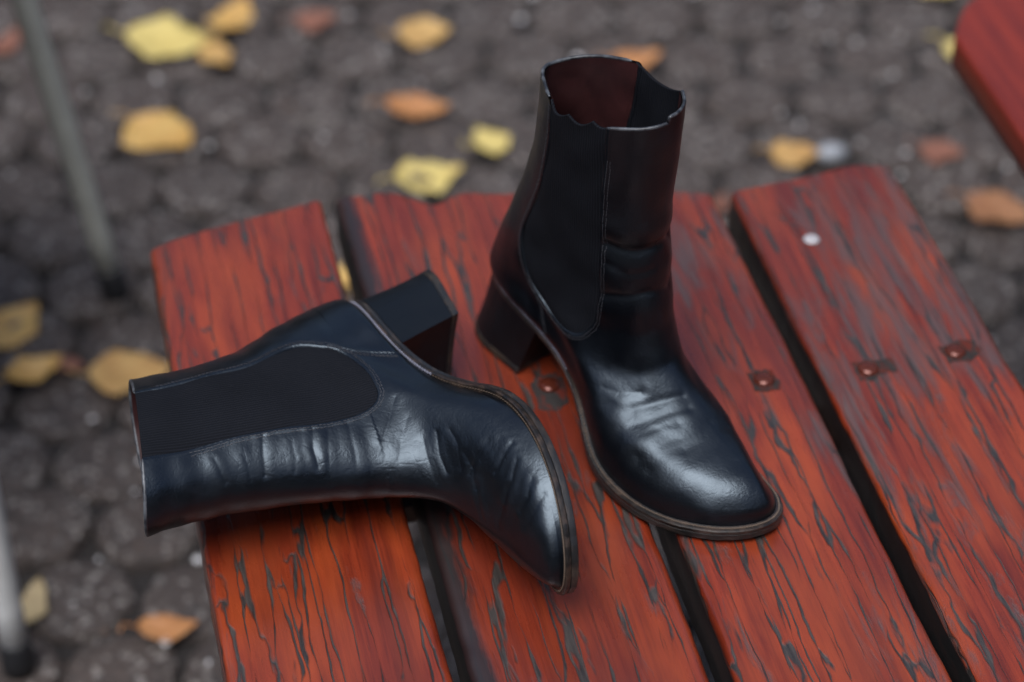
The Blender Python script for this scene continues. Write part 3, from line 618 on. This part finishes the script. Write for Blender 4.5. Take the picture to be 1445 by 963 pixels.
for s in (-.2, .2):
    Vt, Ft = tube([(-.17, s, .45), (-.19, s, .65), (-.22, s, .85)], .0098, 12); obj('back_post', Vt, Ft, M['leg_dark'], ch)
m = MB(); m.box((-.207, 0, .78), np.eye(3), (.006, .2, .06)); m.build('backrest', M['leg_dark'], ch, smooth=False)

# ------------------------------------------------------------------ fallen leaves
def leaf_mat(name, c1, c2, c3):
    t = NT(name); c = t.coord((1,1,1), (0,0,0), 4.0)
    col = t.mix(t.rmp(t.noise(c, 28, 4), .35, .68), tuple(q*.78 for q in c1), tuple(q*.78 for q in c2)); col = t.mix(t.rmp(t.noise(c, 60, 5), .60, .74, 0, .8), col, c3)
    return t.out(col, .5, t.bump(t.noise(t.coord((1,3,1)), 90, 4), .4, .001))
LM = {'pale': leaf_mat('pale_yellow_leaf', (.68,.54,.19), (.62,.47,.14), (.50,.33,.08)),
      'gold': leaf_mat('golden_leaf', (.62,.39,.12), (.54,.30,.08), (.32,.15,.05)),
      'tan': leaf_mat('tan_leaf', (.56,.35,.12), (.46,.25,.08), (.25,.12,.05)),
      'orange': leaf_mat('orange_brown_leaf', (.50,.23,.085), (.40,.16,.05), (.22,.085,.035)),
      'rust': leaf_mat('dull_rust_leaf', (.36,.17,.075), (.27,.11,.045), (.14,.06,.03)),
      'beige': leaf_mat('faded_beige_leaf', (.40,.31,.17), (.30,.22,.12), (.18,.12,.07)),
      'brown': leaf_mat('pink_brown_leaf', (.26,.11,.07), (.20,.075,.045), (.12,.05,.035))}
def leaf(label, x, y, rz, L, Wd, mat, curl=.12, bend=.10, lobes=0.0, z=.004, tilt=0.0, seed=0):
    r = np.random.RandomState(seed+50); nt, nw = 22, 11; V = []
    for i in range(nt):
        t = i/(nt-1); wd = Wd/2*(math.sin(PI*min(t**.85, 1))**.75 if 0 < t < 1 else 0)*(1.05-.25*t)
        wd *= 1 + lobes*math.cos(t*PI*5.0 + seed) + .06*math.sin(t*40 + seed) + .10*math.sin(t*13 + seed*2.3)
        for j in range(nw):
            s = -1 + 2*j/(nw-1); k = abs(s)
            V.append(((t-.5)*L + lobes*.35*L*k*k*math.sin(t*7), s*wd, z + .62*curl*Wd*k**1.6*(.6+.4*math.sin(t*5+seed)) + bend*L*((t-.5)*2)**2 + .02*Wd*math.sin(t*9+s*3+seed) - .012*Wd*math.exp(-(s*6)**2)))
    o = obj('leaf', V, ring_faces(nt, nw, False), mat, None, (x, y, 0), (tilt, 0, rz)); md = o.modifiers.new('Solidify', 'SOLIDIFY'); md.thickness = .0005
    tag(o, label, 'leaf', 'fallen leaves on the paving')
    e = V[nw//2]; P = [(e[0]+.004, e[1], e[2]), (e[0]-.012, .002, e[2]+.002), (e[0]-.26*L, .008*(1 if seed % 2 else -1), e[2]+.004)]
    Vt, Ft = tube(P, [.0011, .001, .0013], 6); obj('stem', Vt, Ft, mat, o)
    return o
R_ = math.radians
leaf('large pale yellow leaf, the biggest near the top left, beside two smaller orange ones', -.384, 2.21, R_(-8), .098, .085, LM['pale'], .10, .05, .05, seed=1)
leaf('bright orange yellow leaf touching the top of the big pale one', -.317, 2.255, R_(70), .075, .050, LM['gold'], .15, .08, .08, seed=2)
leaf('small tan leaf tucked under the right end of the big pale yellow leaf', -.328, 2.18, R_(-60), .062, .038, LM['tan'], .12, .06, .03, seed=3)
leaf('small pinkish brown leaf lying alone near the top edge', -.223, 2.25, R_(5), .048, .044, LM['brown'], .1, .1, seed=4)
leaf('rounded tan yellow leaf at the top centre behind the standing boot', -.099, 2.222, R_(12), .060, .064, LM['tan'], .12, .08, .04, seed=5)
leaf('long narrow orange leaf on the pavers left of the standing boot', -.101, 2.073, R_(-4), .070, .046, LM['orange'], .20, .12, .02, seed=6)
leaf('small round pale yellow leaf nearest the standing boot shaft', -.021, 2.014, R_(25), .040, .052, LM['pale'], .08, .05, .03, seed=7)
leaf('pale yellow pointed leaf peeping over the notched slat end', -.087, 1.95, R_(14), .072, .062, LM['pale'], .12, .06, .12, seed=8)
leaf('orange brown leaf half hidden behind the rim of the standing boot', .138, 2.17, R_(10), .056, .040, LM['orange'], .14, .10, seed=9)
leaf('big golden tan leaf above the far end of the left slat', -.371, 2.024, R_(-38), .086, .078, LM['tan'], .10, .06, .06, seed=10).data.materials[0] = LM['gold']
leaf('yellow leaf cut off by the left picture edge', -.476, 1.706, R_(60), .075, .056, LM['gold'], .12, .06, .02, seed=11)
leaf('curled orange leaf with lifted side, close to the lying boot opening', -.443, 1.637, R_(35), .056, .040, LM['gold'], .42, .20, .02, seed=12)
leaf('broad dull yellow leaf with pale stem behind the lying boot opening', -.355, 1.640, R_(8), .078, .066, LM['tan'], .08, .05, .03, seed=13)
leaf('orange brown leaf alone on the pavers below the lying boot', -.284, 1.318, R_(4), .050, .032, LM['orange'], .16, .08, .04, seed=14)
leaf('narrow faded brown leaf beside the pale chair leg', -.400, 1.345, R_(84), .054, .028, LM['beige'], .12, .08, seed=15)
leaf('tan leaf behind the far end of the rightmost slat beside a grey stone', .295, 1.99, R_(-10), .052, .050, LM['tan'], .1, .06, .03, seed=16)
leaf('small rusty brown leaf right of the grey stone', .449, 1.992, R_(-20), .046, .046, LM['brown'], .14, .1, .04, seed=17)
leaf('large orange brown leaf right of the rightmost slat', .493, 1.89, R_(-32), .072, .058, LM['rust'], .16, .08, .03, seed=18)
leaf('pale yellow green leaf cut by the top edge near the red bench corner', .491, 2.325, R_(3), .065, .05, LM['pale'], .1, .06, seed=19)
leaf('little yellow leaf seen down the gap between the first two slats', -.160, 1.79, R_(80), .050, .030, LM['gold'], .1, .06, seed=20)
leaf('dark rusty leaf at the left edge beside the upper chair leg', -.565, 2.20, R_(70), .060, .030, LM['brown'], .15, .1, seed=21)
leaf('pale beige leaf showing under the clipped corner of the red bench', .512, 2.175, R_(-45), .080, .046, LM['pale'], .06, .04, seed=22)
leaf('small dull brown leaf seen in the notch between the last two slat ends', .213, 1.905, R_(75), .032, .016, LM['brown'], .1, .06, seed=23)
leaf('faint brown leaf between the curled orange leaf and the broad dull one', -.416, 1.652, R_(-15), .036, .024, LM['brown'], .1, .06, seed=24)
V = []; n = 14
for k in range(7):
    th = PI*k/6; V += [(.017*math.sin(th)*math.cos(a)*(1+.15*math.sin(2*a)), .013*math.sin(th)*math.sin(a)*(1+.1*math.cos(3*a)), .009*math.cos(th)+.006) for a in np.arange(n)*2*PI/n]
tag(obj('stone', V, ring_faces(7, n), plain('pale_grey_stone', (.26,.27,.29), .4, .3, 150), None, (.334, 1.992, 0)), 'pale grey stone beside the tan leaf behind the rightmost slat', 'stone')
